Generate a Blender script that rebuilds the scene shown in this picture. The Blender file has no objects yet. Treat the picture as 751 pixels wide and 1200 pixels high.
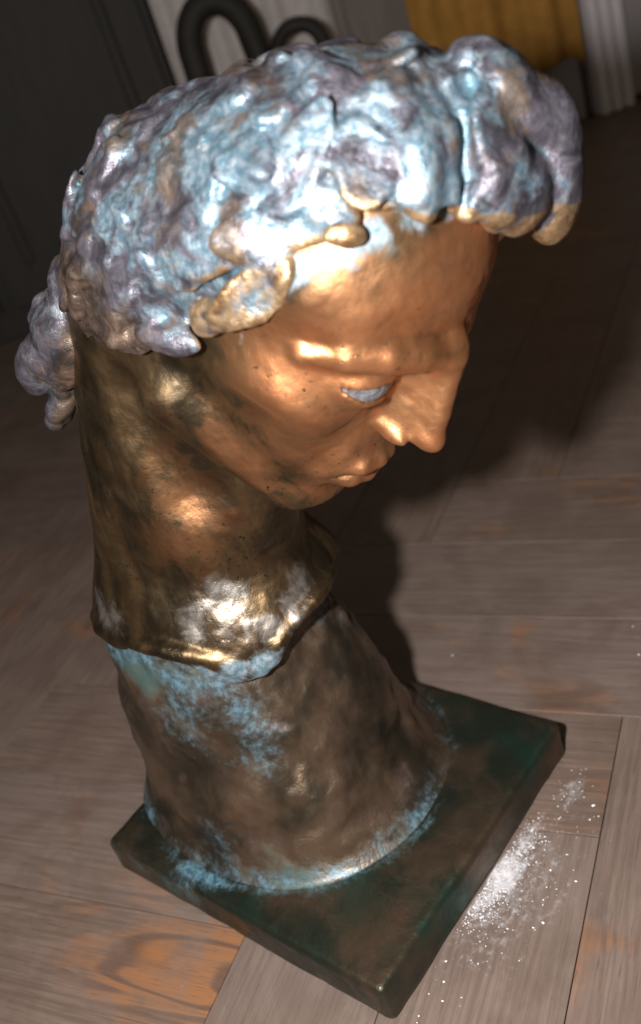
import bpy, math, random
import numpy as np
from mathutils import Matrix, Vector

# ------------------------------------------------------------------ camera, world, light, exposure
sc = bpy.context.scene
col = sc.collection
PZ = 0.0326                                   # height of the plate's upper face above the floor

def rmat(a, b, c):
    return Matrix.Rotation(a, 3, 'Z') @ Matrix.Rotation(b, 3, 'X') @ Matrix.Rotation(c, 3, 'Z')

camd = bpy.data.cameras.new('camera')
cam = bpy.data.objects.new('camera', camd)
col.objects.link(cam)
CR = rmat(0.8434, 1.0471, -0.3434)
CP = Vector((0.4468, -0.3136, 0.5334 + PZ))
cam.matrix_world = Matrix.Translation(CP) @ CR.to_4x4()
camd.sensor_fit = 'VERTICAL'
camd.sensor_height = 36.0
camd.lens = 34.92
camd.clip_start = 0.02
camd.clip_end = 60
camd.dof.use_dof = True
camd.dof.focus_distance = 0.56
camd.dof.aperture_fstop = 6.3
sc.camera = cam

world = bpy.data.worlds.new('World')
sc.world = world
world.use_nodes = True
bg = world.node_tree.nodes['Background']
bg.inputs['Color'].default_value = (1.0, 0.84, 0.64, 1)      # dim, warm light of the unlit room
bg.inputs['Strength'].default_value = 0.10

# the camera's flash: the only lamp, beside and above the lens
fd = bpy.data.lights.new('camera_flash', 'POINT')
fd.energy = 45.0
fd.color = (1.0, 0.97, 0.94)
fd.shadow_soft_size = 0.016
flash = bpy.data.objects.new('camera_flash', fd)
flash.location = CP + CR @ Vector((-0.125, 0.0, 0.0))
col.objects.link(flash)

vs = sc.view_settings
vs.view_transform = 'Standard'
vs.look = 'None'
vs.gamma = 1.0
vs.exposure = 0.0
sc.cycles.use_denoising = True
sc.cycles.max_bounces = 6

# ------------------------------------------------------------------ node helpers
class NT:
    def __init__(s, name):
        s.m = bpy.data.materials.new(name)
        s.m.use_nodes = True
        s.t = s.m.node_tree
        s.n = s.t.nodes
        s.b = s.n['Principled BSDF']
        s.out = s.n['Material Output']
    def node(s, typ, **kw):
        n = s.n.new(typ)
        for k, v in kw.items():
            setattr(n, k, v)
        return n
    def put(s, sock, v):
        if hasattr(v, 'is_linked'):
            s.t.links.new(v, sock)
        elif v is not None:
            if isinstance(v, tuple) and len(v) == 3 and sock.type == 'RGBA':
                v = (*v, 1)
            sock.default_value = v
    def coord(s, what='Object', scale=None, loc=None, rot=None):
        c = s.node('ShaderNodeTexCoord').outputs[what]
        if scale is None and loc is None and rot is None:
            return c
        mp = s.node('ShaderNodeMapping')
        s.put(mp.inputs['Vector'], c)
        if scale is not None: s.put(mp.inputs['Scale'], scale)
        if loc is not None: s.put(mp.inputs['Location'], loc)
        if rot is not None: s.put(mp.inputs['Rotation'], rot)
        return mp.outputs[0]
    def noise(s, vec, scale, detail=4, rough=.55, dist=0.0, out='Fac'):
        n = s.node('ShaderNodeTexNoise')
        s.put(n.inputs['Vector'], vec)
        s.put(n.inputs['Scale'], scale)
        s.put(n.inputs['Detail'], detail)
        s.put(n.inputs['Roughness'], rough)
        s.put(n.inputs['Distortion'], dist)
        return n.outputs[out]
    def vor(s, vec, scale, feature='F1', out='Distance'):
        n = s.node('ShaderNodeTexVoronoi', feature=feature)
        s.put(n.inputs['Vector'], vec)
        s.put(n.inputs['Scale'], scale)
        return n.outputs[out]
    def ramp(s, fac, lo, hi, a=0.0, b=1.0):
        n = s.node('ShaderNodeMapRange', interpolation_type='SMOOTHSTEP')
        s.put(n.inputs[0], fac)
        for i, v in enumerate((lo, hi, a, b)):
            s.put(n.inputs[i + 1], v)
        return n.outputs[0]
    def math(s, op, a, b=None):
        n = s.node('ShaderNodeMath', operation=op)
        s.put(n.inputs[0], a)
        if b is not None: s.put(n.inputs[1], b)
        return n.outputs[0]
    def mix(s, fac, a, b):
        n = s.node('ShaderNodeMix', data_type='RGBA')
        s.put(n.inputs[0], fac); s.put(n.inputs[6], a); s.put(n.inputs[7], b)
        return n.outputs[2]
    def mixf(s, fac, a, b):
        n = s.node('ShaderNodeMix', data_type='FLOAT')
        s.put(n.inputs[0], fac); s.put(n.inputs[2], a); s.put(n.inputs[3], b)
        return n.outputs[0]
    def attr(s, name):
        n = s.node('ShaderNodeAttribute', attribute_name=name)
        return n.outputs['Fac']
    def bump(s, h, strength, dist):
        n = s.node('ShaderNodeBump')
        s.put(n.inputs['Strength'], strength); s.put(n.inputs['Distance'], dist); s.put(n.inputs['Height'], h)
        s.put(s.b.inputs['Normal'], n.outputs[0])
    def set(s, **kw):
        for k, v in kw.items():
            s.put(s.b.inputs[k.replace('_', ' ')], v)

# ------------------------------------------------------------------ materials
def bronze_face():
    t = NT('golden_bronze')
    p = t.coord()
    big = t.noise(p, 16, 4, .6)
    mid = t.noise(p, 55, 5, .65, .4)
    fine = t.noise(p, 260, 3, .6)
    dull = t.attr('dull')                     # 0 polished face, 1 dull neck; also shade painted at mouth and chin
    gold = t.mix(t.ramp(big, .35, .68), (.47, .195, .085), (.64, .31, .145))
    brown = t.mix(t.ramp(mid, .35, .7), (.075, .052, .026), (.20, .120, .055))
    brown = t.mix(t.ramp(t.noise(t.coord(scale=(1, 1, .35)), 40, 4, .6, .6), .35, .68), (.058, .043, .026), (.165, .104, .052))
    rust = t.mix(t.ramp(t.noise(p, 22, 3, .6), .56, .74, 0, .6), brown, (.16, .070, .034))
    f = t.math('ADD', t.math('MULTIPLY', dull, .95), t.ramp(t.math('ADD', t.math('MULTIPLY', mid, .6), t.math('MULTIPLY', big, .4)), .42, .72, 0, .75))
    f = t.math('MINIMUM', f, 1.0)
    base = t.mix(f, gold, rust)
    # black pits and greenish specks in the casting
    pit = t.ramp(t.noise(p, 330, 2, .5), .30, .38, 1, 0)
    pit = t.math('MULTIPLY', pit, t.ramp(t.noise(p, 24, 3, .6), .47, .60, 0, .9))
    base = t.mix(pit, base, (.03, .025, .015))
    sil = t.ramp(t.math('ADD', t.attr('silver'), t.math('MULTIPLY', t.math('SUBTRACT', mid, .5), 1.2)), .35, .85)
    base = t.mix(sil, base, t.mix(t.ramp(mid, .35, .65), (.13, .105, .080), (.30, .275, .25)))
    pat = t.attr('patina')
    pm = t.ramp(t.math('ADD', pat, t.math('MULTIPLY', t.math('SUBTRACT', mid, .5), 1.5)), .45, .8)
    pcol = t.mix(t.ramp(fine, .35, .65), (.07, .13, .16), (.20, .24, .28))
    base = t.mix(pm, base, pcol)
    t.set(Base_Color=base, Metallic=t.mixf(pm, .94, .30),
          Roughness=t.mixf(t.attr('polish'), t.mixf(pm, t.mixf(f, t.ramp(mid, .3, .7, .47, .58), t.ramp(mid, .3, .7, .36, .54)), .55), .28))
    h = t.math('ADD', t.math('MULTIPLY', mid, .7), t.math('MULTIPLY', fine, .25))
    h = t.math('SUBTRACT', h, t.math('MULTIPLY', pit, .15))
    t.bump(h, .45, .0017)
    return t.m

def bronze_hair():
    t = NT('blue_patina_bronze')
    p = t.coord()
    big = t.noise(p, 34, 4, .6, .8)
    big2 = t.noise(t.coord(loc=(3.1, 1.7, .4)), 31, 4, .62, .8)
    mid = t.noise(p, 75, 5, .65, .6)
    fine = t.noise(p, 260, 4, .65)
    slate = t.mix(t.ramp(mid, .32, .68), (.040, .037, .046), (.13, .118, .146))
    blue = t.mix(t.ramp(fine, .35, .65), (.080, .150, .20), (.20, .25, .29))
    brown = t.mix(t.ramp(mid, .35, .65), (.035, .024, .017), (.13, .082, .052))
    gold = t.mix(t.ramp(mid, .35, .65), (.26, .15, .070), (.46, .32, .19))
    jit = t.math('MULTIPLY', t.math('SUBTRACT', mid, .5), .5)
    c = t.mix(t.ramp(t.math('ADD', t.math('ADD', big, jit), t.math('MULTIPLY', t.math('SUBTRACT', t.attr('pale'), .5), .20)), .42, .60), slate, blue)
    c = t.mix(t.ramp(t.math('ADD', big2, jit), .50, .66, 0, .80), c, brown)
    cav = t.ramp(t.math('ADD', t.attr('cavity'), jit), .45, .85)
    c = t.mix(t.math('MULTIPLY', cav, .55), c, t.mix(t.ramp(big2, .4, .6), (.060, .130, .165), (.08, .20, .26)))      # verdigris gathered in the hollows
    w = t.ramp(t.math('ADD', t.attr('wear'), t.math('MULTIPLY', jit, 2.2)), .50, .85)
    c = t.mix(w, c, gold)
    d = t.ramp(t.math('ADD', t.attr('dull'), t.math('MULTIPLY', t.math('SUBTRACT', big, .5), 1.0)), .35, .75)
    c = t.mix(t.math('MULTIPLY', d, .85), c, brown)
    t.set(Base_Color=c, Metallic=t.mixf(w, .55, .85), Roughness=t.ramp(t.math('ADD', fine, jit), .3, .7, .33, .56))
    h = t.math('ADD', mid, t.math('MULTIPLY', fine, .6))
    t.bump(h, .55, .0024)
    return t.m

def bronze_dark(name, plate=False):
    t = NT(name)
    p = t.coord()
    big = t.noise(p, 13, 4, .6, .4)
    mid = t.noise(p, 48, 5, .65, .5)
    fine = t.noise(p, 200, 4, .65)
    if plate:
        base = t.mix(t.ramp(big, .40, .62), (.036, .046, .034), (.105, .074, .050))
        base = t.mix(t.ramp(t.noise(p, 9, 3), .52, .68), base, (.030, .075, .055))
    else:
        base = t.mix(t.ramp(big, .38, .62), (.060, .050, .036), (.178, .120, .080))
        base = t.mix(t.ramp(t.noise(p, 30, 3, .6), .55, .70), base, (.165, .115, .095))
    pat = t.attr('patina')
    pm = t.ramp(t.math('ADD', pat, t.math('MULTIPLY', t.math('SUBTRACT', t.math('ADD', t.math('MULTIPLY', mid, .6), t.math('MULTIPLY', fine, .4)), .5), 1.7)), .38, 1.10, 0, .85)
    pcol = t.mix(t.ramp(fine, .36, .64), (.030, .095, .145), (.135, .265, .34))
    pcol = t.mix(t.ramp(big, .45, .6), pcol, (.040, .090, .085))
    base = t.mix(pm, base, pcol)
    t.set(Base_Color=base, Metallic=t.mixf(pm, .80, .20), Roughness=t.mixf(pm, t.ramp(mid, .3, .7, .28, .46), .58))
    # thin pale scratches
    t.bump(t.math('ADD', t.math('MULTIPLY', mid, .8), t.math('MULTIPLY', fine, .4)), .45, .0022)
    return t.m

def wood_mat():
    t = NT('worn_oak')
    oi = t.node('ShaderNodeObjectInfo')
    sep = t.node('ShaderNodeSeparateColor')
    t.put(sep.inputs[0], oi.outputs['Color'])
    rnd = sep.outputs[0]                       # each plank carries its own tone and how much old varnish is left on it
    var = sep.outputs[1]
    off = t.node('ShaderNodeCombineXYZ')
    t.put(off.inputs[0], t.math('MULTIPLY', rnd, 37.0)); t.put(off.inputs[1], t.math('MULTIPLY', rnd, 91.0)); t.put(off.inputs[2], t.math('MULTIPLY', rnd, 13.0))
    va = t.node('ShaderNodeVectorMath', operation='ADD')
    t.put(va.inputs[0], t.coord()); t.put(va.inputs[1], off.outputs[0])
    def sc3(x, y, z):
        v = t.node('ShaderNodeVectorMath', operation='MULTIPLY'); t.put(v.inputs[0], va.outputs[0]); v.inputs[1].default_value = (x, y, z); return v.outputs[0]
    fib = t.noise(sc3(11, 300, 11), 1, 4, .7)
    pore = t.noise(sc3(45, 900, 10), 1, 2, .6)
    # cathedral grain: rings of a distorted, stretched noise
    g = t.noise(sc3(2.2, 15, 2), 1, 2, .5, .6)
    ring = t.math('SINE', t.math('MULTIPLY', g, 95.0))
    ring = t.ramp(ring, -.2, .9)
    wear = t.noise(va.outputs[0], 5.5, 5, .6, .3)
    patch = t.ramp(t.math('ADD', wear, t.math('MULTIPLY', var, .16)), .58, .72)
    grey = t.mix(t.ramp(fib, .3, .7), (.120, .082, .065), (.170, .122, .098))
    grey = t.mix(t.math('MULTIPLY', rnd, .45), grey, (.178, .140, .124))
    grey = t.mix(t.math('MULTIPLY', ring, .16), grey, (.075, .05, .04))
    orange = t.mix(ring, (.245, .112, .050), (.115, .064, .044))
    pf = t.math('MULTIPLY', patch, t.ramp(fib, .25, .62, .35, 1))
    c = t.mix(pf, grey, orange)
    c = t.mix(t.ramp(pore, .62, .74, 0, .55), c, (.045, .032, .026))
    blot = t.noise(va.outputs[0], 14, 5, .65, .5)
    c = t.mix(t.ramp(blot, .40, .66, 0, .42), c, (.085, .055, .042))
    stain = t.ramp(t.noise(t.coord('Generated', (3, 1, 1)), 2.6, 4, .6), .63, .75, 0, .35)
    c = t.mix(stain, c, (.06, .042, .036))
    t.set(Base_Color=c, Roughness=t.mixf(pf, t.ramp(fib, .3, .7, .42, .62), .34))
    t.bump(t.math('ADD', t.math('MULTIPLY', fib, .6), t.math('MULTIPLY', pore, -.6)), .35, .0012)
    return t.m

def simple(name, c1, c2, rough=.6, scale=20, metallic=0.0, stretch=(1, 1, 1), bump=0.0):
    t = NT(name)
    n = t.noise(t.coord(scale=stretch), scale, 5, .6)
    t.set(Base_Color=t.mix(t.ramp(n, .3, .7), c1, c2), Roughness=rough, Metallic=metallic)
    if bump: t.bump(n, bump, .003)
    return t.m

M_face, M_hair = bronze_face(), bronze_hair()
M_eye = simple('silvery_glint_bronze', (.085, .085, .090), (.25, .26, .285), .36, 170, .45, bump=.7)  # pale grey put into the eye colour in place of a highlight
M_ped, M_plate = bronze_dark('verdigris_bronze'), bronze_dark('dark_green_bronze', True)
M_wood = wood_mat()

# ------------------------------------------------------------------ object helpers
def tag(o, label=None, cat=None, group=None, kind=None):
    if label: o['label'] = label
    if cat: o['category'] = cat
    if group: o['group'] = group
    if kind: o['kind'] = kind
    return o
def mesh_obj(name, v, f, mat, parent=None, smooth=True, attrs=None):
    me = bpy.data.meshes.new(name)
    v = np.asarray(v, dtype=np.float32)
    if isinstance(f, np.ndarray):
        k = f.shape[1]
        me.vertices.add(len(v)); me.vertices.foreach_set('co', v.ravel())
        me.loops.add(f.size); me.loops.foreach_set('vertex_index', f.astype(np.int32).ravel())
        me.polygons.add(len(f)); me.polygons.foreach_set('loop_start', np.arange(0, f.size, k, dtype=np.int32))
        me.update(calc_edges=True)
    else:
        me.from_pydata(v.tolist(), [], f); me.update()
    me.polygons.foreach_set('use_smooth', [smooth] * len(me.polygons))
    if attrs:
        for an, av in attrs.items():
            a = me.attributes.new(an, 'FLOAT', 'POINT'); a.data.foreach_set('value', np.asarray(av, dtype=np.float32))
    me.materials.append(mat)
    o = bpy.data.objects.new(name, me); col.objects.link(o)
    if parent: o.parent = parent
    return o
def empty(name, loc, rz=0):
    o = bpy.data.objects.new(name, None); o.location = loc; o.rotation_euler = (0, 0, rz); o.empty_display_size = .05
    col.objects.link(o); return o

# ------------------------------------------------------------------ numpy sculpting tools
rng = np.random.default_rng(7)
LAT = rng.random((32, 32, 32)).astype(np.float32) * 2 - 1
def vnoise(p):
    i = np.floor(p).astype(np.int64); f = (p - i).astype(np.float32); f = f * f * (3 - 2 * f)
    r = 0
    for dx in (0, 1):
        wx = f[:, 0] if dx else 1 - f[:, 0]
        for dy in (0, 1):
            wy = f[:, 1] if dy else 1 - f[:, 1]
            for dz in (0, 1):
                wz = f[:, 2] if dz else 1 - f[:, 2]
                r = r + LAT[(i[:, 0] + dx) & 31, (i[:, 1] + dy) & 31, (i[:, 2] + dz) & 31] * wx * wy * wz
    return r
def fbm(p, scale, octv=4, gain=.5):
    r = 0; a = 1.0; q = p * scale
    for k in range(octv):
        r = r + a * vnoise(q + 7.3 * k); q = q * 2.03; a *= gain
    return r
def smin(a, b, k):
    h = np.clip(.5 + .5 * (b - a) / k, 0, 1)
    return b + (a - b) * h - k * h * (1 - h)
def smax(a, b, k): return -smin(-a, -b, k)
def ell(p, c, r, ax=None):
    q = p - np.array(c, np.float32)
    if ax is not None: q = q @ ax
    r = np.array(r, np.float32)
    k0 = np.sqrt(((q / r) ** 2).sum(1)) + 1e-9
    k1 = np.sqrt(((q / (r * r)) ** 2).sum(1)) + 1e-9
    return k0 * (k0 - 1) / k1
def flat(p, c, r, ax):                                   # a pat of clay: flat top, crisp rim
    q = (p - np.array(c, np.float32)) @ ax
    e = (np.sqrt((q[:, 0] / r[0]) ** 2 + (q[:, 1] / r[1]) ** 2) - 1) * min(r[0], r[1])
    return smax(e, np.abs(q[:, 2]) - r[2], .0028)
def cone(p, a, b, ra, rb):
    a = np.array(a, np.float32); d = np.array(b, np.float32) - a
    q = p - a; h = np.clip(q @ d / (d @ d), 0, 1)
    return np.sqrt(((q - h[:, None] * d) ** 2).sum(1)) - (ra + (rb - ra) * h)
def path(p, pts, rad, k=.003):
    d = None
    for i in range(len(pts) - 1):
        c = cone(p, pts[i], pts[i + 1], rad[i], rad[i + 1])
        d = c if d is None else smin(d, c, k)
    return d
def near(p, pts, sig):
    d2 = np.full(len(p), 1e9)
    for q in pts: d2 = np.minimum(d2, ((p - np.array(q)) ** 2).sum(1))
    return np.exp(-d2 / (2 * sig * sig))

def polygonise(sdf, lo, hi, h):
    """sparse evaluation of sdf on a grid, then naive surface nets"""
    lo = np.array(lo, np.float32); n = np.ceil((np.array(hi) - lo) / h).astype(int)
    B = 6; nb = -(-n // B); n = nb * B + 1
    cc = np.stack(np.meshgrid(*[(np.arange(k) + .5) * B * h + l for k, l in zip(nb, lo)], indexing='ij'), -1).reshape(-1, 3).astype(np.float32)
    dc = sdf(cc)
    D = np.repeat(np.repeat(np.repeat(np.where(dc > 0, 1., -1.).reshape(nb).astype(np.float32), B, 0), B, 1), B, 2)
    D = np.pad(D, ((0, 1),) * 3, mode='edge')
    act = np.abs(dc) < B * h * 1.9
    mask = np.repeat(np.repeat(np.repeat(act.reshape(nb), B, 0), B, 1), B, 2)
    mask = np.pad(mask, ((0, 1),) * 3, mode='edge')
    I = np.argwhere(mask)
    for s in range(0, len(I), 400000):
        J = I[s:s + 400000]
        D[J[:, 0], J[:, 1], J[:, 2]] = sdf((lo + J * h).astype(np.float32))
    neg = D < 0
    s = np.zeros(np.array(D.shape) - 1, np.int8)
    offs = [(x, y, z) for x in (0, 1) for y in (0, 1) for z in (0, 1)]
    for x, y, z in offs: s += neg[x:x + s.shape[0], y:y + s.shape[1], z:z + s.shape[2]]
    C = np.argwhere((s > 0) & (s < 8))
    idx = np.full(s.shape, -1, np.int64); idx[C[:, 0], C[:, 1], C[:, 2]] = np.arange(len(C))
    val = np.stack([D[C[:, 0] + x, C[:, 1] + y, C[:, 2] + z] for x, y, z in offs], 1)
    acc = np.zeros((len(C), 3)); cnt = np.zeros(len(C))
    for a in range(8):
        for b in range(a + 1, 8):
            oa, ob = np.array(offs[a]), np.array(offs[b])
            if np.abs(oa - ob).sum() != 1: continue
            va, vb = val[:, a], val[:, b]; m = (va < 0) != (vb < 0)
            t = np.where(m, va / np.where(m, va - vb, 1), 0)
            acc += m[:, None] * (oa + t[:, None] * (ob - oa)); cnt += m
    V = lo + (C + acc / cnt[:, None]) * h
    F = []
    for ax in range(3):
        sl0 = [slice(None)] * 3; sl1 = [slice(None)] * 3; sl0[ax] = slice(0, -1); sl1[ax] = slice(1, None)
        a, b = neg[tuple(sl0)], neg[tuple(sl1)]
        e = np.argwhere(a != b)
        o1, o2 = [(1, 2), (2, 0), (0, 1)][ax]
        e = e[(e[:, o1] > 0) & (e[:, o2] > 0) & (e[:, o1] < s.shape[o1]) & (e[:, o2] < s.shape[o2])]
        inside_first = a[e[:, 0], e[:, 1], e[:, 2]]
        def g(d1, d2):
            q = e.copy(); q[:, o1] -= d1; q[:, o2] -= d2; return idx[q[:, 0], q[:, 1], q[:, 2]]
        quad = np.stack([g(1, 1), g(0, 1), g(0, 0), g(1, 0)], 1)
        quad[~inside_first] = quad[~inside_first][:, ::-1]
        F.append(quad)
    F = np.concatenate(F); F = F[(F >= 0).all(1)]
    return V, F
def normals(V, F):
    n = np.cross(V[F[:, 2]] - V[F[:, 0]], V[F[:, 3]] - V[F[:, 1]])
    N = np.zeros_like(V)
    for k in range(4): np.add.at(N, F[:, k], n)
    return N / (np.linalg.norm(N, axis=1, keepdims=True) + 1e-12)
def smooth_attr(a, F, it):
    for _ in range(it):
        s = np.zeros_like(a); c = np.zeros(len(a))
        m = a[F].mean(1)
        for k in range(4): np.add.at(s, F[:, k], m); np.add.at(c, F[:, k], 1)
        a = s / np.maximum(c, 1) if a.ndim == 1 else s / np.maximum(c, 1)[:, None]
    return a
def convexity(V, F, N, it):
    """signed distance of each vertex from its smoothed neighbourhood, along the normal"""
    W = V.copy()
    for _ in range(it):
        s = np.zeros_like(W); c = np.zeros(len(W)); m = W[F].mean(1)
        for k in range(4): np.add.at(s, F[:, k], m); np.add.at(c, F[:, k], 1)
        W = s / np.maximum(c, 1)[:, None]
    return ((V - W) * N).sum(1)

# head frame inside the bust frame (metres; origin at the middle of the plate's upper face)
HM = np.array([[0.76014, 0.02589, 0.64924], [-0.10061, 0.99184, 0.07825], [-0.64192, -0.12480, 0.75655]], np.float32)
HC = np.array([0.0841, 0.0295, 0.3781], np.float32)
def to_head(p): return (p - HC) @ HM
def from_head(p): return np.asarray(p, np.float32) @ HM.T + HC

# ------------------------------------------------------------------ the setting: floor of herringbone planks
floor = mesh_obj('floor', [(-4, -2, -.016), (3, -2, -.016), (3, 5, -.016), (-4, 5, -.016)], [(0, 1, 2, 3)],
                 simple('dark_subfloor', (.02, .015, .012), (.035, .026, .02), .8), smooth=False)
tag(floor, kind='structure')
FA = math.radians(16.0)
W_, L_ = 0.1115, 0.1115 * 5
def plank_mesh():
    g, b, t = .00035, .0003, .014
    x, y = L_ / 2 - g, W_ / 2 - g
    v, f = [], []
    for z, i in ((-t, 0), (-b, 0), (0, b)):
        v += [(-x + i, -y + i, z), (x - i, -y + i, z), (x - i, y - i, z), (-x + i, y - i, z)]
    for r in (0, 4):
        for k in range(4): f.append((r + k, r + (k + 1) % 4, r + 4 + (k + 1) % 4, r + 4 + k))
    f.append((8, 9, 10, 11))
    me = bpy.data.meshes.new('plank'); me.from_pydata(v, [], f); me.update(); me.materials.append(M_wood); return me
PM = plank_mesh()
prng = random.Random(5)
ca, sa = math.cos(FA), math.sin(FA)
U0, V0 = -0.1115 * .27, -0.458 * .233           # corner where a row of planks meets a column, measured off the floor
def add_plank(uc, vc, along_u, varnish=None):
    x, y = uc * ca - vc * sa, uc * sa + vc * ca
    dx, dy = x - CP.x, y - CP.y
    fwd = dx * -.749 + dy * .663; side = dx * .663 + dy * .749
    if fwd < -.30 or fwd > 2.75 or abs(side) > .62 + .70 * max(fwd, 0): return
    o = bpy.data.objects.new('plank', PM); col.objects.link(o); o.parent = floor
    o.color = (prng.random(), prng.random() * .16 if varnish is None else varnish, 0, 1)
    o.location = (x, y, prng.uniform(-.0003, .0001)); o.rotation_euler = (prng.uniform(-.002, .002), prng.uniform(-.0006, .0006), FA + (0 if along_u else math.pi / 2) + (math.pi if prng.random() < .5 else 0))
for d in range(-8, 9):                          # herringbone: neighbouring zigzags lie one plank length apart
    for j in range(-46, 47):
        ue, vb = U0 + j * W_ + d * L_, V0 - W_ + j * W_ - d * L_
        add_plank(ue - L_ / 2, vb + W_ / 2, True, 0.85 if (d, j) == (0, 0) else .12 if (d, j) == (-1, 0) else .22 if (d, j) in ((0, 3), (0, 5)) else None)                       # ends at ue
        add_plank(ue + W_ / 2, vb + W_ - L_ / 2, False)                 # its top end level with the row's top

# ------------------------------------------------------------------ the bust
bust = empty('bronze_bust', (0, 0, 0))
tag(bust, 'bronze portrait bust with bowed head and blue patinated hair on a square plate', 'sculpture')
UPZ = Vector((0, 0, PZ))

# --- head, face and neck: one continuous cast
NB = np.array([-.053, .006, .170], np.float32)          # foot of the neck
AXH = np.array([[.490, 0, -.8717], [0, 1, 0], [.8717, 0, .490]], np.float32)   # the cranium's tilted long axis
def sd_face(q):
    d = ell(q, (-.0205, 0, .0130), (.133, .0715, .058), AXH)
    d = smin(d, ell(q, (.041, .001, .060), (.053, .064, .058)), .03)                      # forehead
    d = smin(d, ell(q, (.040, 0, -.008), (.048, .057, .070)), .03)                     # middle of the face
    m = q.copy(); m[:, 1] = -np.abs(q[:, 1])                                           # mirrored features
    d = smin(d, ell(m, (.052, -.042, .004), (.024, .022, .020)), .02)                  # cheekbones
    d = smin(d, cone(m, (-.002, -.053, -.050), (.060, -.016, -.080), .0175, .016), .020)  # jaw
    d = smin(d, ell(q, (.064, 0, -.080), (.019, .020, .015)), .016)                    # chin
    d = smin(d, ell(q, (.068, 0, -.044), (.024, .029, .025)), .018)                    # muzzle
    d = smax(d, -ell(m, (.062, -.066, -.032), (.030, .014, .026)), .022)               # hollow of the cheek
    d = smax(d, -ell(m, (.106, -.030, .0270), (.024, .021, .0135)), .006)               # eye sockets
    d = smin(d, path(q, [(.1000, -.004, .0465), (.0925, -.018, .0490), (.0845, -.0330, .0485), (.0740, -.0465, .0450), (.0600, -.0570, .0390)], [.0072, .0088, .0094, .0088, .006], .0012), .004)  # near brow
    d = smin(d, path(q, [(.096, .004, .0440), (.084, .020, .0440), (.070, .036, .0420)], [.0050, .0050, .0030], .010), .014)  # far brow
    d = smax(d, -path(q, [(.1040, -.004, .0640), (.0985, -.020, .0670), (.0900, -.036, .0655), (.0790, -.050, .0610)], [.0030, .0042, .0042, .0020], .0012), .010)
    d = smin(d, cone(q, (.091, 0, .038), (.0955, 0, -.004), .0095, .0125), .008)
    # (the eyeballs are separate castings, set in below)
    lid = ell(m, (.0720, -.0280, .0258), (.0203, .0212, .0180))                        # eyelids: a shell with an almond opening
    yy = ((m[:, 1] + .0280) / .0195) ** 2
    zo = m[:, 2] - .0268 + .04 * (m[:, 1] + .0280)
    lid = smax(lid, -np.maximum(zo - (.0052 - .0052 * yy), (-.0062 + .0062 * yy) - zo), .0008)
    d = smin(d, lid, .0035)
    d = smax(d, -path(m, [(.0945, -.0145, .018), (.0905, -.022, .006), (.085, -.033, -.010), (.075, -.040, -.032)], [.0020, .0026, .0026, .0010], .002), .006)   # fold under the eye
    d = smin(d, path(q, [(.096, 0, .050), (.1030, 0, .036), (.1085, 0, .014), (.1110, 0, .001)], [.0080, .0064, .0064, .0068], .0015), .006)  # nose
    d = smin(d, ell(q, (.1105, 0, -.0020), (.0100, .0072, .0070)), .004)
    d = smin(d, ell(m, (.0955, -.0108, -.0060), (.0112, .0044, .0052)), .003)          # nostril wings
    d = smax(d, -ell(m, (.106, -.0060, -.0130), (.006, .0032, .004)), .003)            # nostrils
    d = smax(d, -cone(m, (.094, -.0235, -.006), (.076, -.038, -.048), .003, .0022), .010)  # folds beside the mouth
    d = smin(d, path(m, [(.0935, 0, -.0375), (.0910, -.010, -.0390), (.0775, -.026, -.0475)], [.0060, .0056, .003], .003), .0045)  # upper lip
    d = smin(d, path(m, [(.0905, 0, -.0505), (.0880, -.010, -.0515), (.0770, -.023, -.0490)], [.0072, .0064, .003], .003), .0045)  # lower lip
    d = smax(d, -path(m, [(.098, 0, -.0442), (.093, -.012, -.0450), (.0775, -.027, -.0488)], [.0013, .0013, .0010], .001), .003)   # between the lips
    d = smax(d, -ell(q, (.092, 0, -.0645), (.012, .022, .006)), .008)
    d = smin(d, path(m, [(.030, -.055, .060), (.050, -.052, .066), (.068, -.042, .060)], [.006, .004, .003], .004), .02)
    return d
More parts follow.
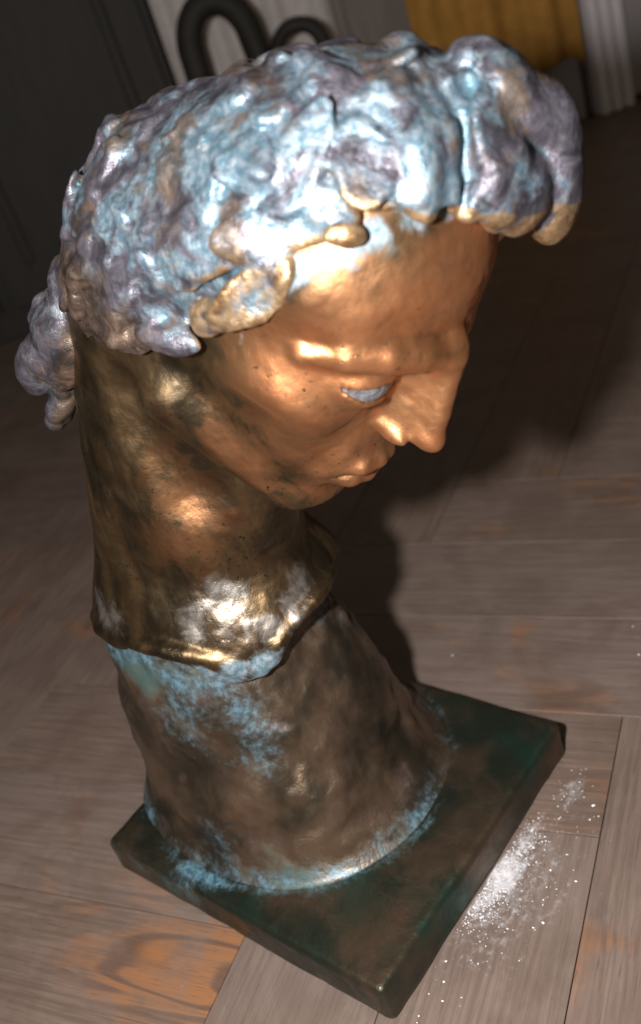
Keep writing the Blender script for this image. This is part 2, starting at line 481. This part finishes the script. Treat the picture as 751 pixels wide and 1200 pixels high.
def sd_head(p):
    d = sd_face(to_head(p))
    # neck and the flaring stump
    nk = cone(p, from_head((-.038, 0, -.030)), NB + np.array([.002, 0, 0]), .053, .054)
    nk = smin(nk, cone(p, from_head((-.066, -.014, -.045)), NB + np.array([-.018, -.009, 0]), .048, .050), .03)
    nk = smin(nk, cone(p, from_head((.016, 0, -.060)), NB + np.array([.036, .004, .010]), .024, .032), .03)
    nk = smin(nk, cone(p, from_head((-.020, -.052, -.030)), NB + np.array([.036, -.020, .015]), .012, .013), .022)   # tendon below the ear
    nk = smin(nk, cone(p, from_head((-.020, .052, -.030)), NB + np.array([.036, .030, .015]), .013, .014), .022)
    st = ell(p, NB + np.array([.010, .005, -.014]), (.097, .083, .076))
    nk = smin(nk, st, .020)
    for sg in (-1, 1):                                      # hollow under the jaw
        nk = smax(nk, -cone(p, from_head((-.016, sg * .074, -.068)), from_head((.030, sg * .052, -.112)), .014, .013), .024)
    d = smin(d, nk, .006)
    # the ragged lower edge of the stump
    ang = np.arctan2(p[:, 1] - NB[1], p[:, 0] - NB[0])
    lip = .170 + .011 * np.exp(-((ang + 1.45) / .45) ** 2) - .018 * np.exp(-((ang + .64) / .22) ** 2) + .006 * np.exp(-((ang - .25) / .45) ** 2) + .004 * np.sin(ang * 5 + .6) + .0030 * vnoise(p * 70)
    d = smax(d, lip - p[:, 2], .006)
    for (a0, a1, rr, hh) in ((-1.55, -.95, .0050, .004), (-1.0, -.62, .0056, .003), (-.70, -.35, .0052, .004), (-.40, .35, .0045, .005), (-2.6, -1.9, .0060, .006)):   # folded bits of the ragged edge
        pts = []
        for a_ in np.linspace(a0, a1, 5):
            lz = float(.170 + .011 * np.exp(-((a_ + 1.45) / .45) ** 2) - .018 * np.exp(-((a_ + .64) / .22) ** 2) + .006 * np.exp(-((a_ - .25) / .45) ** 2))
            pts.append((NB[0] + .010 + .0925 * math.cos(a_), NB[1] + .005 + .0790 * math.sin(a_), lz + hh))
        d = smin(d, path(p, pts, [rr * .5, rr * .95, rr * 1.1, rr * .95, rr * .5], .0006), .005)
    return d
V, F = polygonise(sd_head, (-.17, -.13, .10), (.24, .17, .53), .0014)
N = normals(V, F)
Q = to_head(V)
face_w = np.clip((Q[:, 0] - .0) / .05, 0, 1) * np.clip((Q[:, 2] + .11) / .03, 0, 1)
V = V + N * (fbm(V, 45, 2)[:, None] * .0011 * (1 - .75 * face_w[:, None]) + fbm(V, 220, 2)[:, None] * .0002)
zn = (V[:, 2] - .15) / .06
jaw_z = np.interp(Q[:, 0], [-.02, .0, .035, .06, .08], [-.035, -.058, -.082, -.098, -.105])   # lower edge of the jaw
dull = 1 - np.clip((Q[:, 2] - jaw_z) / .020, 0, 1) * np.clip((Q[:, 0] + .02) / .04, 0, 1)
side = .75 * near(Q, [(.058, -.050, .090), (.050, -.058, .078), (.066, -.040, .099), (.06, -.03, .108)], .014) + np.clip((.062 - Q[:, 0]) / .06, 0, 1) * .50 + .48 * near(Q, [(.088, -.012, -.032), (.082, -.02, -.046), (.086, -.004, -.060), (.072, -.03, -.056), (.07, -.02, -.078), (.08, 0, -.08)], .011) + .25 * near(Q, [(.09, -.024, .008), (.084, -.034, -.010), (.092, -.02, .02)], .006)  # the mouth and chin points paint shade into the bronze as brown
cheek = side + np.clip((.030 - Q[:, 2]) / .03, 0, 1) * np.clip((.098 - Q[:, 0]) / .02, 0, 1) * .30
dull = np.clip(dull + cheek * (1 + .5 * fbm(V, 38, 3)), .0, 1) * (1 - .45 * near(V, [from_head((.004, -.07, -.085)), from_head((.012, -.06, -.105)), from_head((.02, -.05, -.125)), from_head((.03, -.05, -.15))], .014))  # dull bronze plus the shade painted at mouth and chin
hl = [(.0974, .035, .102), (.0859, .02, .105), (.0707, -.01, .111), (.0646, -.03, .108), (.058, -.04, .100), (.0555, -.055, .093), (.0425, -.062, .0766), (.032, -.066, .05), (.0208, -.068, .024), (.009, -.072, .002)]
pat = .60 * near(Q, hl, .008) + .26 * near(Q, [(.062, -.050, .088), (.054, -.058, .076), (.066, -.040, .096), (.047, -.064, .062), (.038, -.066, .046), (.030, -.068, .032)], .010) + .62 * np.clip(1 - (V[:, 2] - .165) / .012, 0, 1) + .35 * near(V, [(NB[0] + .095 * math.cos(a_), NB[1] + .08 * math.sin(a_), .168) for a_ in (-1.1, -.9, -.7, -.5, -.2, 0)], .010)
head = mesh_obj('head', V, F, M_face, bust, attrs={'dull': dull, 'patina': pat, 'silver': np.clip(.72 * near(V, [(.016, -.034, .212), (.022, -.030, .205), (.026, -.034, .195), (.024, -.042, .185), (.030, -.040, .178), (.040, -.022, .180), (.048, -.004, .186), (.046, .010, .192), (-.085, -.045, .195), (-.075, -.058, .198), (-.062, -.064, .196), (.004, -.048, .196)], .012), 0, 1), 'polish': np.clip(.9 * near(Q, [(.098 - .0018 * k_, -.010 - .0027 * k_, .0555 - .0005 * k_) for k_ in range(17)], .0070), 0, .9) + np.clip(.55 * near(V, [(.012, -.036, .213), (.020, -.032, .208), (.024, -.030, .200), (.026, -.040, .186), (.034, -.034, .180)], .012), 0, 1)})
head.location = UPZ

for sgn in (-1, 1):
    ue, ve = np.meshgrid(np.linspace(0, 2 * np.pi, 33)[:-1], np.linspace(.02, np.pi - .02, 20), indexing='ij')
    ev = np.stack([np.cos(ue) * np.sin(ve) * .0187 + .0720, np.sin(ue) * np.sin(ve) * .0193 + sgn * .0280, np.cos(ve) * .0162 + .0258], -1).reshape(-1, 3)
    ef = np.array([(i * 20 + j, ((i + 1) % 32) * 20 + j, ((i + 1) % 32) * 20 + j + 1, i * 20 + j + 1) for i in range(32) for j in range(19)])
    eye = mesh_obj('eye', from_head(ev), ef, M_eye, head)

# --- hair: modelled in dabs of clay
def hair_edge(z):                                       # how far forward the hair reaches at each height
    return np.interp(z, [-.20, -.12, -.0687, -.0323, .0018, .024, .050, .070, .081, .096, .1065, .1127, .1150, .1165, .2], [-.075, -.072, -.064, -.024, .006, .017, .0305, .0390, .0432, .0546, .0593, .0646, .0700, .12, .12])
def hair_mass(q):
    d = ell(q, (-.0225, 0, .0149), (.144, .0796, .0663), AXH)
    d = smin(d, ell(q, (.046, .004, .090), (.036, .057, .044)), .025)
    d = smin(d, ell(q, (-.062, 0, .000), (.050, .064, .060)), .03)
    d = smin(d, sd_face(q) - .0048, .008)
    return d
def hair_base(q):
    d = hair_mass(q)
    e = q[:, 0] - hair_edge(q[:, 2])
    w1 = vnoise(q * 42 + 5.0) * .010; w2 = vnoise(q * 38 + 11.0) * .012
    d0 = smax(d + .0026, e * .75, .0025)                                   # three overlapping layers of clay
    d1 = smax(d - .0002, (e + .017 + w1) * .75, .0022)
    d2 = smax(d - .0016, (e + .040 + w2) * .75, .0022)
    d = np.minimum(np.minimum(d0, d1), d2)
    return d
def radial_hit(o, dv):
    t = np.full(len(dv), .20, np.float32)
    for _ in range(60):
        t = t - np.clip(hair_base((o + dv * t[:, None]).astype(np.float32)), -.01, .02) * .7
    return o + dv * t[:, None]
O0 = np.array([-.015, 0, .045], np.float32)
nd = 330
i = np.arange(nd) + .5
ph = np.arccos(1 - 2 * i / nd); th = np.pi * (1 + 5 ** .5) * i
dv = np.stack([np.cos(th) * np.sin(ph), np.sin(th) * np.sin(ph), np.cos(ph)], 1).astype(np.float32)
dv += rng.normal(size=dv.shape).astype(np.float32) * .05; dv /= np.linalg.norm(dv, axis=1, keepdims=True)
hp = radial_hit(O0, dv)
eps = .001
hn = np.stack([hair_mass(hp + np.eye(3, dtype=np.float32)[k] * eps) - hair_mass(hp - np.eye(3, dtype=np.float32)[k] * eps) for k in range(3)], 1)
hn /= np.linalg.norm(hn, axis=1, keepdims=True) + 1e-9
keep = (np.abs(hair_base(hp)) < .003) & (hp[:, 0] < hair_edge(hp[:, 2]) - .014)
whorl = np.array([-.055, .0, .125], np.float32)
dabs = []
def frame(fl, n):
    fl = fl - (fl @ n) * n; fl = fl / (np.linalg.norm(fl) + 1e-9); return np.stack([fl, np.cross(n, fl), n], 1).astype(np.float32)
for k in np.nonzero(keep)[0]:
    c, n = hp[k], hn[k]
    fl = c - whorl + rng.normal(size=3) * .045
    A = frame(fl.astype(np.float32), n)
    low = np.clip(1 - (hair_edge(c[2]) - c[0]) / .045, 0, 1)          # bolder modelling towards the hairline
    L = rng.uniform(.010, .026); Wd = rng.uniform(.0060, .0130)
    T = rng.uniform(.0016, .0032)
    tilt = np.clip(rng.normal() * .12, -.2, .2)
    ctl, stl = math.cos(tilt), math.sin(tilt)
    A = A @ np.array([[ctl, 0, -stl], [0, 1, 0], [stl, 0, ctl]], np.float32)
    dabs.append((c + n * rng.uniform(-.0040, -.0024), (L, Wd, T), A, .0012))
def dab(c, r, fl, n, k=.003):
    n = np.array(n, np.float32); n /= np.linalg.norm(n)
    dabs.append((np.array(c, np.float32), r, frame(np.array(fl, np.float32), n), k))
VW = (.40, -.66, .63)
# the heavy front locks above the forehead
dab((.053, -.025, .1255), (.025, .0120, .0120), (.72, -.15, -.55), (.4, -.5, .75), .0025)
dab((.038, -.018, .1335), (.019, .0110, .0100), (.7, -.1, -.25), (.2, -.4, .8), .0025)
dab((.066, .006, .128), (.030, .016, .016), (.7, .1, -.6), (.6, -.2, .7), .005)
dab((.054, .024, .143), (.026, .016, .015), (.7, .3, -.3), (.3, .0, .9), .005)
dab((.070, .038, .138), (.020, .013, .014), (.6, .3, -.5), (.5, .2, .8), .004)
dab((.071, -.006, .120), (.012, .015, .0075), (.2, -1, -.2), (.8, -.3, .5), .003)
dab((.084, .024, .116), (.016, .018, .010), (.5, .3, -.8), (.8, .0, .5), .004)
dab((.082, .044, .124), (.022, .013, .013), (.6, .3, -.7), (.7, .3, .6), .004)
dab((.090, .044, .110), (.019, .013, .011), (.35, .1, -.9), (.9, .3, .3), .004)
dab((.068, .054, .112), (.022, .014, .012), (.5, .4, -.7), (.5, .7, .5), .004)
dab((.060, .064, .085), (.024, .012, .010), (.4, .2, -.9), (.5, .8, .2), .004)
# temple flap, small lock at the hairline and the row of lumps above them
dab((.033, -.0690, .055), (.027, .0115, .0055), (.42, .10, .90), (.30, -.93, .12), .0012)
dab((.020, -.0735, .034), (.015, .0090, .0042), (.42, .10, .90), (.22, -.95, .05), .002)
dab((.0545, -.0535, .0985), (.009, .0055, .0042), (.5, .4, .3), (.4, -.75, .5), .0015)
dab((.027, -.0650, .0840), (.026, .0125, .0050), (.62, .30, .66), (.25, -.85, .45), .002)
dab((.040, -.0510, .1050), (.015, .0110, .0048), (.6, .3, .3), (.3, -.7, .6), .002)
dab((.002, -.0750, .0560), (.022, .0120, .0042), (.70, .05, .6), (.0, -.95, .3), .002)
dab((-.012, -.0740, .0330), (.020, .0100, .0044), (.75, .0, .5), (.0, -.98, .15), .002)
dab((.010, -.0620, .0980), (.018, .0100, .0042), (.7, .3, .4), (.1, -.75, .65), .002)
dab((.003, -.0750, .004), (.018, .008, .0055), (.7, .0, .35), (.1, -.9, .3), .003)
dab((-.022, -.0725, -.018), (.017, .009, .0055), (.7, .0, .6), (.0, -.9, .2), .003)
# thick tuft at the nape
for c, r in [((-.088, -.050, -.080), (.028, .018, .018)), ((-.095, -.056, -.108), (.024, .016, .016)), ((-.088, -.040, -.128), (.022, .016, .014)), ((-.080, -.052, -.142), (.020, .009, .009)),
             ((-.100, -.030, -.095), (.030, .022, .02)), ((-.098, .010, -.090), (.034, .026, .024)), ((-.088, .045, -.085), (.032, .022, .02)), ((-.075, -.058, -.095), (.022, .009, .010)),
             ((-.091, -.046, -.050), (.024, .016, .014)), ((-.088, -.043, -.020), (.022, .014, .012)), ((-.100, -.055, -.115), (.012, .008, .008)), ((-.090, -.062, -.122), (.010, .006, .006))]:
    dab(c, r, (-.25, -.05, -.95), (-.8, -.55, .1), .004)
for k in range(60):                                        # rough, crumbly surface of the tuft
    u_ = rng.normal(size=3); u_ /= np.linalg.norm(u_)
    c = np.array([-.092, -.046, -.100]) + u_ * np.array([.020, .016, .038])
    dab(c, (rng.uniform(.004, .009), rng.uniform(.003, .006), rng.uniform(.003, .005)), rng.normal(size=3), u_, .0018)
gouges = []
for k in rng.choice(np.nonzero(keep)[0], 48, replace=False):
    c, n = hp[k], hn[k]
    gouges.append((c + n * rng.uniform(.0014, .0030), (rng.uniform(.006, .015), rng.uniform(.0035, .007), .0042), frame((c - whorl + rng.normal(size=3) * .06).astype(np.float32), n)))
grooves = [([(.034, -.004, .150), (.052, -.006, .144), (.070, -.009, .127), (.076, -.012, .114)], [.002, .0036, .0036, .002]),
           ([(.030, -.040, .122), (.044, -.044, .112), (.056, -.042, .104)], [.0015, .003, .002])]
def sd_hair_h(q):
    q = (q + np.stack([fbm(q + 3.1 * k, 40, 2) for k in range(3)], 1) * .0022).astype(np.float32)
    d = hair_base(q) + .0020
    for c, r, A, k in dabs:
        R = max(r) + .016
        w = np.nonzero((np.abs(q - c) < R).all(1))[0]
        if len(w): d[w] = smin(d[w], flat(q[w], c, r, A) if k < .0013 else ell(q[w], c, r, A), k)
    for c, r, A in gouges:
        w = np.nonzero((np.abs(q - c) < max(r) + .008).all(1))[0]
        if len(w): d[w] = smax(d[w], -ell(q[w], c, r, A), .0022)
    for pts, r in grooves: d = smax(d, -path(q, pts, r, .002), .005)
    return d
V, F = polygonise(sd_hair_h, (-.16, -.115, -.185), (.135, .11, .185), .00145)
N = normals(V, F)
V = V + N * (fbm(V, 70, 2) * .0011 + fbm(V, 240, 2) * .0003)[:, None]
N = normals(V, F)
cv = convexity(V, F, N, 10); cv = smooth_attr(cv, F, 2)
wear = np.clip(.15 + cv / .0016, 0, 1)
cavity = np.clip(-.1 - cv / .0011, 0, 1)
frontw = np.clip((V[:, 0] + .02) / .07, 0, 1) * (1 - np.clip((V[:, 2] - .135) / .02, 0, 1) * .5)
rim = np.clip(1 - (hair_edge(V[:, 2]) - V[:, 0]) / .048, 0, 1) * np.clip((V[:, 2] - .0) / .03, 0, 1)
rim = np.maximum(rim, np.clip((V[:, 0] - .055) / .03, 0, 1) * np.clip((.140 - V[:, 2]) / .045, 0, .75))
wear = np.clip(wear * (.15 + .85 * rim) + .45 * rim, 0, 1)
pale = near(V, [(.02, -.05, .10), (.0, -.06, .07), (.04, -.03, .115), (-.02, -.055, .075)], .034)
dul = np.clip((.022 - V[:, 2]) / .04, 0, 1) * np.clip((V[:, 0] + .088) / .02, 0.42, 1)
hair = mesh_obj('hair', from_head(V), F, M_hair, bust, attrs={'wear': wear, 'dull': dul, 'pale': pale, 'cavity': cavity})
hair.location = UPZ

# --- pedestal
def sd_ped(p):
    z = p[:, 2]
    t = np.clip(z / .15, -.1, 1.2)
    s = 1 + .095 * np.exp(-np.maximum(z, 0) / .011)
    rx = (.116 + (.087 - .116) * t) * s; ry = (.097 + (.072 - .097) * t) * s
    cx = -.041 - .012 * t; cy = .006 - .001 * t
    x = np.abs(p[:, 0] - cx) / rx; y = np.abs(p[:, 1] - cy) / ry
    r = (x ** 2.25 + y ** 2.25) ** (1 / 2.25)
    d = (r - 1) * np.minimum(rx, ry) * .93
    n = fbm(p, 22, 3) * .0042 + fbm(p, 75, 2) * .0011
    d = d - n * np.clip((z + .004) / .03, .2, 1)
    return smax(smax(d, z - .174, .006), -z - .004, .002)
V, F = polygonise(sd_ped, (-.19, -.13, -.012), (.12, .15, .188), .0018)
zz = V[:, 2]
ang = np.arctan2(V[:, 1] - .01, V[:, 0] + .04)
pat = (.42 + .30 * fbm(V, 25, 2)) * np.exp(-((zz - .003) / .010) ** 2) + .55 * near(V, [(.020, -.052, .125), (.023, -.050, .115), (.024, -.052, .100), (.018, -.056, .090)], .010) \
    + .46 * near(V, [(-.061, -.063, .160), (-.05, -.066, .145), (-.034, -.068, .130), (-.02, -.066, .120), (-.075, -.058, .162)], .014) + .35 * np.clip((zz - .140) / .012, 0, 1) \
    + .17 + .34 * near(V, [(-.02, -.07, .150), (.0, -.066, .148), (.02, -.06, .146), (-.05, -.072, .155)], .012) + .30 * near(V, [(.02, -.085, .03), (-.02, -.09, .03), (.03, -.08, .02)], .014) + .10
ped = mesh_obj('pedestal', V, F, M_ped, bust, attrs={'patina': pat})
ped.location = UPZ

# --- plate
PX, PY = .565 * .233, .5 * .233
def sd_plate(p):
    q = np.abs(p - np.array([0, 0, -PZ / 2], np.float32)) - (np.array([PX, PY, PZ / 2], np.float32) - .005)
    d = np.sqrt((np.maximum(q, 0) ** 2).sum(1)) + np.minimum(q.max(1), 0) - .005
    return d - fbm(p, 14, 3) * .0009 - fbm(p, 70, 2) * .0003
V, F = polygonise(sd_plate, (-.15, -.135, -.042), (.15, .135, .008), .0018)
V[:, 2] = np.maximum(V[:, 2], -PZ)
cor = near(V, [(-PX, -PY, -.012), (-PX + .03, -PY, -.012), (-PX + .085, -PY, -.01), (-PX + .07, -PY, -.02)], .012)
pat = .62 * cor + .40 * near(V, [(-.045, -.10, 0), (-.025, -.105, 0), (-.07, -.09, 0)], .010) + .16 + (.32 + .2 * fbm(V, 30, 2)) * np.exp(-((np.sqrt(((V[:, 0] + .041) / .132) ** 2 + ((V[:, 1] - .006) / .111) ** 2) - 1) / .045) ** 2) + .22 * near(V, [(.05, -.075, 0), (.02, -.085, 0), (.075, -.03, 0)], .016)
plate = mesh_obj('base_plate', V, F, M_plate, bust, attrs={'patina': pat})
plate.location = UPZ

# ------------------------------------------------------------------ background: the far side of the room
WA = math.radians(48)
room = Matrix.Translation((-.62, 1.80, 0)) @ Matrix.Rotation(WA, 4, 'Z')       # local x along the wall, y away from the bust
def at_room(o):
    o.matrix_world = room @ o.matrix_basis; return o
def box(v, f, x0, x1, y0, y1, z0, z1):
    b = len(v)
    v += [(x, y, z) for z in (z0, z1) for x, y in ((x0, y0), (x1, y0), (x1, y1), (x0, y1))]
    f += [tuple(b + i for i in q) for q in ((3, 2, 1, 0), (4, 5, 6, 7), (0, 1, 5, 4), (1, 2, 6, 5), (2, 3, 7, 6), (3, 0, 4, 7))]
def boxes(name, lst, mat, parent=None, bev=.003):
    v, f = [], []
    for b in lst: box(v, f, *b)
    o = mesh_obj(name, v, f, mat, parent, smooth=False)
    m = o.modifiers.new('bevel', 'BEVEL'); m.width = bev; m.segments = 2
    return o
def tube(name, pts, rad, mat, parent=None, seg=12):
    pts = np.array(pts, float)
    E = np.vstack([2 * pts[0] - pts[1], pts, 2 * pts[-1] - pts[-2]]); out = []; ro = []
    rr = list(rad) if hasattr(rad, '__len__') else [rad] * len(pts)
    for i in range(1, len(E) - 2):
        for t_ in np.linspace(0, 1, 5)[:-1]:
            out.append(.5 * (2 * E[i] + (E[i + 1] - E[i - 1]) * t_ + (2 * E[i - 1] - 5 * E[i] + 4 * E[i + 1] - E[i + 2]) * t_ ** 2 + (3 * E[i] - E[i - 1] - 3 * E[i + 1] + E[i + 2]) * t_ ** 3)); ro.append(rr[i - 1] + (rr[i] - rr[i - 1]) * t_)
    out.append(pts[-1]); ro.append(rr[-1]); pts = np.array(out); rad = ro
    T = np.gradient(pts, axis=0); T /= np.linalg.norm(T, axis=1, keepdims=True)
    up = np.array([0, 1.0, 0]); v = []; f = []
    for i, (p_, t_) in enumerate(zip(pts, T)):
        u_ = up if abs(t_ @ up) < .9 else np.array([1.0, 0, 0])
        a = np.cross(t_, u_); a /= np.linalg.norm(a); b = np.cross(t_, a)
        r = rad[i] if hasattr(rad, '__len__') else rad
        v += [tuple(p_ + r * (math.cos(k * 2 * math.pi / seg) * a + math.sin(k * 2 * math.pi / seg) * b)) for k in range(seg)]
    for i in range(len(pts) - 1):
        for k in range(seg): f.append((i * seg + k, i * seg + (k + 1) % seg, (i + 1) * seg + (k + 1) % seg, (i + 1) * seg + k))
    f.append(tuple(range(seg))[::-1]); f.append(tuple(range((len(pts) - 1) * seg, len(pts) * seg)))
    return mesh_obj(name, v, f, mat, parent)
def drape(name, x0, x1, z0f, z1, y, amp, waves, mat, parent=None, seed=0, thick=.004):
    nx, nz = 140, 24
    X = np.linspace(x0, x1, nx); v = []; f = []
    r_ = np.random.default_rng(seed); ph = r_.uniform(0, 6, 4)
    for j in range(nz):
        for i, x in enumerate(X):
            t = (x - x0) / (x1 - x0); z0 = z0f(t); z = z1 + (z0 - z1) * j / (nz - 1); g = .4 + .6 * j / (nz - 1)
            yy = y + g * amp * (math.sin(t * waves * 6.28 + ph[0] + .5 * math.sin(z * 6 + ph[1])) + .45 * math.sin(t * waves * 11.7 + ph[2])) + .003 * math.sin(z * 9 + t * 4)
            v.append((x, yy, z))
    for j in range(nz - 1):
        for i in range(nx - 1): f.append((j * nx + i, j * nx + i + 1, (j + 1) * nx + i + 1, (j + 1) * nx + i))
    o = mesh_obj(name, v, f, mat, parent)
    m = o.modifiers.new('thickness', 'SOLIDIFY'); m.thickness = thick; m.offset = 0
    return o
M_wall = simple('dim_plaster', (.16, .14, .12), (.20, .175, .15), .8, 6)
M_cab = simple('dark_stained_wood', (.016, .013, .010), (.024, .019, .014), .7, 9, stretch=(9, 9, 1))
M_greycloth = simple('pale_grey_cloth', (.58, .52, .50), (.66, .60, .575), .85, 60)
M_ochre = simple('ochre_cloth', (.42, .20, .034), (.52, .26, .05), .8, 40)
M_white = simple('white_gloss_paint', (.76, .71, .76), (.82, .77, .81), .35, 8)
M_greypaint = simple('grey_paint', (.36, .325, .335), (.42, .38, .39), .5, 8)
M_black = simple('black_bentwood', (.012, .010, .008), (.020, .016, .012), .7, 20)
M_brown = simple('brown_panel', (.20, .165, .14), (.24, .20, .17), .6, 10, stretch=(6, 6, 1))

wall = at_room(boxes('wall', [(-4.6, 4.2, .16, .26, -.02, 2.6)], M_wall, bev=.001)); tag(wall, kind='structure')

cab = at_room(empty('cabinet', (0, 0, 0))); tag(cab, 'tall dark stained wood cabinet at the left of the background', 'cabinet')
boxes('carcass', [(-2.3, -.855, -.10, .15, .0, 1.9)], M_cab, cab)
for x0 in (-2.28, -1.80, -1.32):
    boxes('door', [(x0, x0 + .45, -.122, -.102, .06, 1.85)], M_cab, cab)
    for k in (0, 1): boxes('moulding', [(x0 + .06 + .31 * k, x0 + .08 + .31 * k, -.134, -.1235, .14, 1.75)], M_cab, cab, bev=.006)

cur = drape('grey_curtain', -.85, -.505, lambda t: .012, 1.8, .02, .010, 4, M_greycloth, seed=3)
at_room(cur); tag(cur, 'pale grey hanging curtain behind the dark bentwood chair', 'curtain')

pan = at_room(empty('wall_panel', (0, 0, 0))); tag(pan, 'dull brown panel between the grey curtain and the ochre cloth', 'panel')
boxes('board', [(-.50, -.30, .08, .15, .0, 1.8)], M_brown, pan)
boxes('batten', [(-.50, -.475, .055, .079, .0, 1.8)], M_brown, pan)

och = drape('ochre_curtain', -.355, -.005, lambda t: .155 - .05 * t + .03 * math.sin(t * 9), 1.3, .01, .012, 3, M_ochre, seed=8, thick=.006)
at_room(och); tag(och, 'ochre yellow cloth hanging in folds beside the white door frame', 'curtain')

bx_ = at_room(boxes('storage_box', [(-.165, -.012, .03, .13, .0, .16)], M_greypaint, bev=.006)); tag(bx_, 'grey box low on the floor below the ochre cloth', 'box')

fr = at_room(empty('door_frame', (0, 0, 0))); tag(fr, 'white painted door frame upright with vertical grooves at the right', 'door frame')
boxes('jamb', [(.008, .088, .02, .14, .0, 2.0)], M_white, fr)
for x0 in (.010, .0365, .063): boxes('moulding', [(x0, x0 + .0235, -.002, .019, .0, 2.0)], M_white, fr, bev=.006)
dr = at_room(boxes('door', [(.092, .95, .05, .10, .008, 1.98)], M_greypaint)); tag(dr, 'grey painted door at the far right edge', 'door')

# small bentwood chair in front of the grey curtain
ch = empty('bentwood_chair', (-.748, -.16, 0)); at_room(ch); tag(ch, 'black bentwood chair whose looped back shows above the hair', 'chair')
th_ = np.linspace(0, math.pi, 22)
hoop = [(-.060, .0, .25), (-.060, .0, .33)] + [(-.058 * math.cos(a), 0, .40 + .078 * math.sin(a)) for a in th_] + [(.064, 0, .33), (.07, 0, .25)]
tube('back_hoop', hoop, .0250, M_black, ch)
tube('scroll', [(.085, -.01, .33), (.10, -.02, .375), (.125, -.03, .395), (.155, -.035, .392), (.175, -.04, .37), (.178, -.04, .33), (.165, -.04, .28), (.15, -.03, .25)], .0140, M_black, ch)
tube('scroll', [(-.085, -.01, .33), (-.095, -.05, .345), (-.10, -.11, .34), (-.10, -.15, .30), (-.10, -.16, .25)], .0140, M_black, ch)
a_ = np.linspace(0, 2 * math.pi, 29)[:-1]
sv = [(.03 + .15 * math.cos(t), -.10 + .14 * math.sin(t), z) for z in (.232, .255) for t in a_]
mesh_obj('seat', sv, [tuple(range(28))[::-1], tuple(range(28, 56))] + [(k, (k + 1) % 28, 28 + (k + 1) % 28, 28 + k) for k in range(28)], M_black, ch, smooth=False)
for lx, ly in ((-.07, -.01), (.10, -.01), (-.07, -.20), (.12, -.20)):
    tube('leg', [(lx, ly, .235), (lx * 1.05, ly, .12), (lx * 1.15, ly, .0)], [.012, .0115, .010], M_black, ch)

# ------------------------------------------------------------------ white crumbs, and flash glare painted as a dusty film, on the floor beside the plate
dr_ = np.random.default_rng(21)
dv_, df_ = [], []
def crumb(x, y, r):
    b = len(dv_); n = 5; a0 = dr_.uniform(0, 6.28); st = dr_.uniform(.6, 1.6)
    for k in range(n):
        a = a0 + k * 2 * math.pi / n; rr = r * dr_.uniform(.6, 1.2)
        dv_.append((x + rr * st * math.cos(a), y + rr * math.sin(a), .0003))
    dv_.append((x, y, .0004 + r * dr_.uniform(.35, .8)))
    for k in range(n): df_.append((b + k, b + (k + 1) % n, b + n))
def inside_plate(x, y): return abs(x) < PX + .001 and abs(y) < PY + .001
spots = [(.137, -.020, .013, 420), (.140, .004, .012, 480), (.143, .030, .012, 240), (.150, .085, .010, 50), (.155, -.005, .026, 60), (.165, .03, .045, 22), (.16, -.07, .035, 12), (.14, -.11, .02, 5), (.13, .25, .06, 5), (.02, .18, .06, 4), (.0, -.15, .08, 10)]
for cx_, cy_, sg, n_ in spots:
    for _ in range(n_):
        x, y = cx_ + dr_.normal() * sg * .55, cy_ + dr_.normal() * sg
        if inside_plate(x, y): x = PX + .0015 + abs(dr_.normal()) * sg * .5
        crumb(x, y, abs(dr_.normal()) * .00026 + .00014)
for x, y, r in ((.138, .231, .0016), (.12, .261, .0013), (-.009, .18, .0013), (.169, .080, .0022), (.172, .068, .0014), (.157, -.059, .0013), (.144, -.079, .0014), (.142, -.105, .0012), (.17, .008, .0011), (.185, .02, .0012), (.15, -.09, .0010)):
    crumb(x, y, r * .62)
t_ = NT('dusty_glare_film')
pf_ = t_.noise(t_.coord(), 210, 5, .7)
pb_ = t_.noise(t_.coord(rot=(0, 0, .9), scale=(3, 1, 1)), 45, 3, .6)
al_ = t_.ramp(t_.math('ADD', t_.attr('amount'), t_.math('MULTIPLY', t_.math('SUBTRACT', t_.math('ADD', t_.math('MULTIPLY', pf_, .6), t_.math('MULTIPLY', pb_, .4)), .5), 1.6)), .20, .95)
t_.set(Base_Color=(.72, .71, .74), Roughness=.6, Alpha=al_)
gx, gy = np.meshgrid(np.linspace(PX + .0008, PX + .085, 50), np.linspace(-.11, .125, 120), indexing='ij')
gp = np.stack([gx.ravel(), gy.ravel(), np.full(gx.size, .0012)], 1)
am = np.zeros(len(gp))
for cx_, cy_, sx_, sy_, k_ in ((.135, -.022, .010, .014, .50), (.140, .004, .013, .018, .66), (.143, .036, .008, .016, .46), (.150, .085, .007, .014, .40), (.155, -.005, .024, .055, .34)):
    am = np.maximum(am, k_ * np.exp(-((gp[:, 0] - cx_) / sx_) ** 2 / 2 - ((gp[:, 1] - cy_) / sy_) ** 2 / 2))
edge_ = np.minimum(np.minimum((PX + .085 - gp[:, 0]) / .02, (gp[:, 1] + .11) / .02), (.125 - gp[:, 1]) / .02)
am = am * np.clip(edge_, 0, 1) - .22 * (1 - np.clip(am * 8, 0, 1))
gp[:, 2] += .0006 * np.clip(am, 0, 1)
gf = np.array([(i * 120 + j, (i + 1) * 120 + j, (i + 1) * 120 + j + 1, i * 120 + j + 1) for i in range(49) for j in range(119)])
crumbs_and_glare = empty('white_dust_glare', (PX + .01, 0, 0)); tag(crumbs_and_glare, 'white crumbs and a dusty film painting flash glare on the planks along the right edge of the plate', 'crumbs_and_glare', kind='stuff')
film = mesh_obj('glare_film', gp - np.array([PX + .01, 0, 0]), gf, t_.m, crumbs_and_glare, attrs={'amount': am})
crm = mesh_obj('crumbs', np.array(dv_) - np.array([PX + .01, 0, 0]), df_, simple('white_plaster_crumbs', (.74, .73, .76), (.84, .83, .85), .6, 200), crumbs_and_glare, smooth=False)
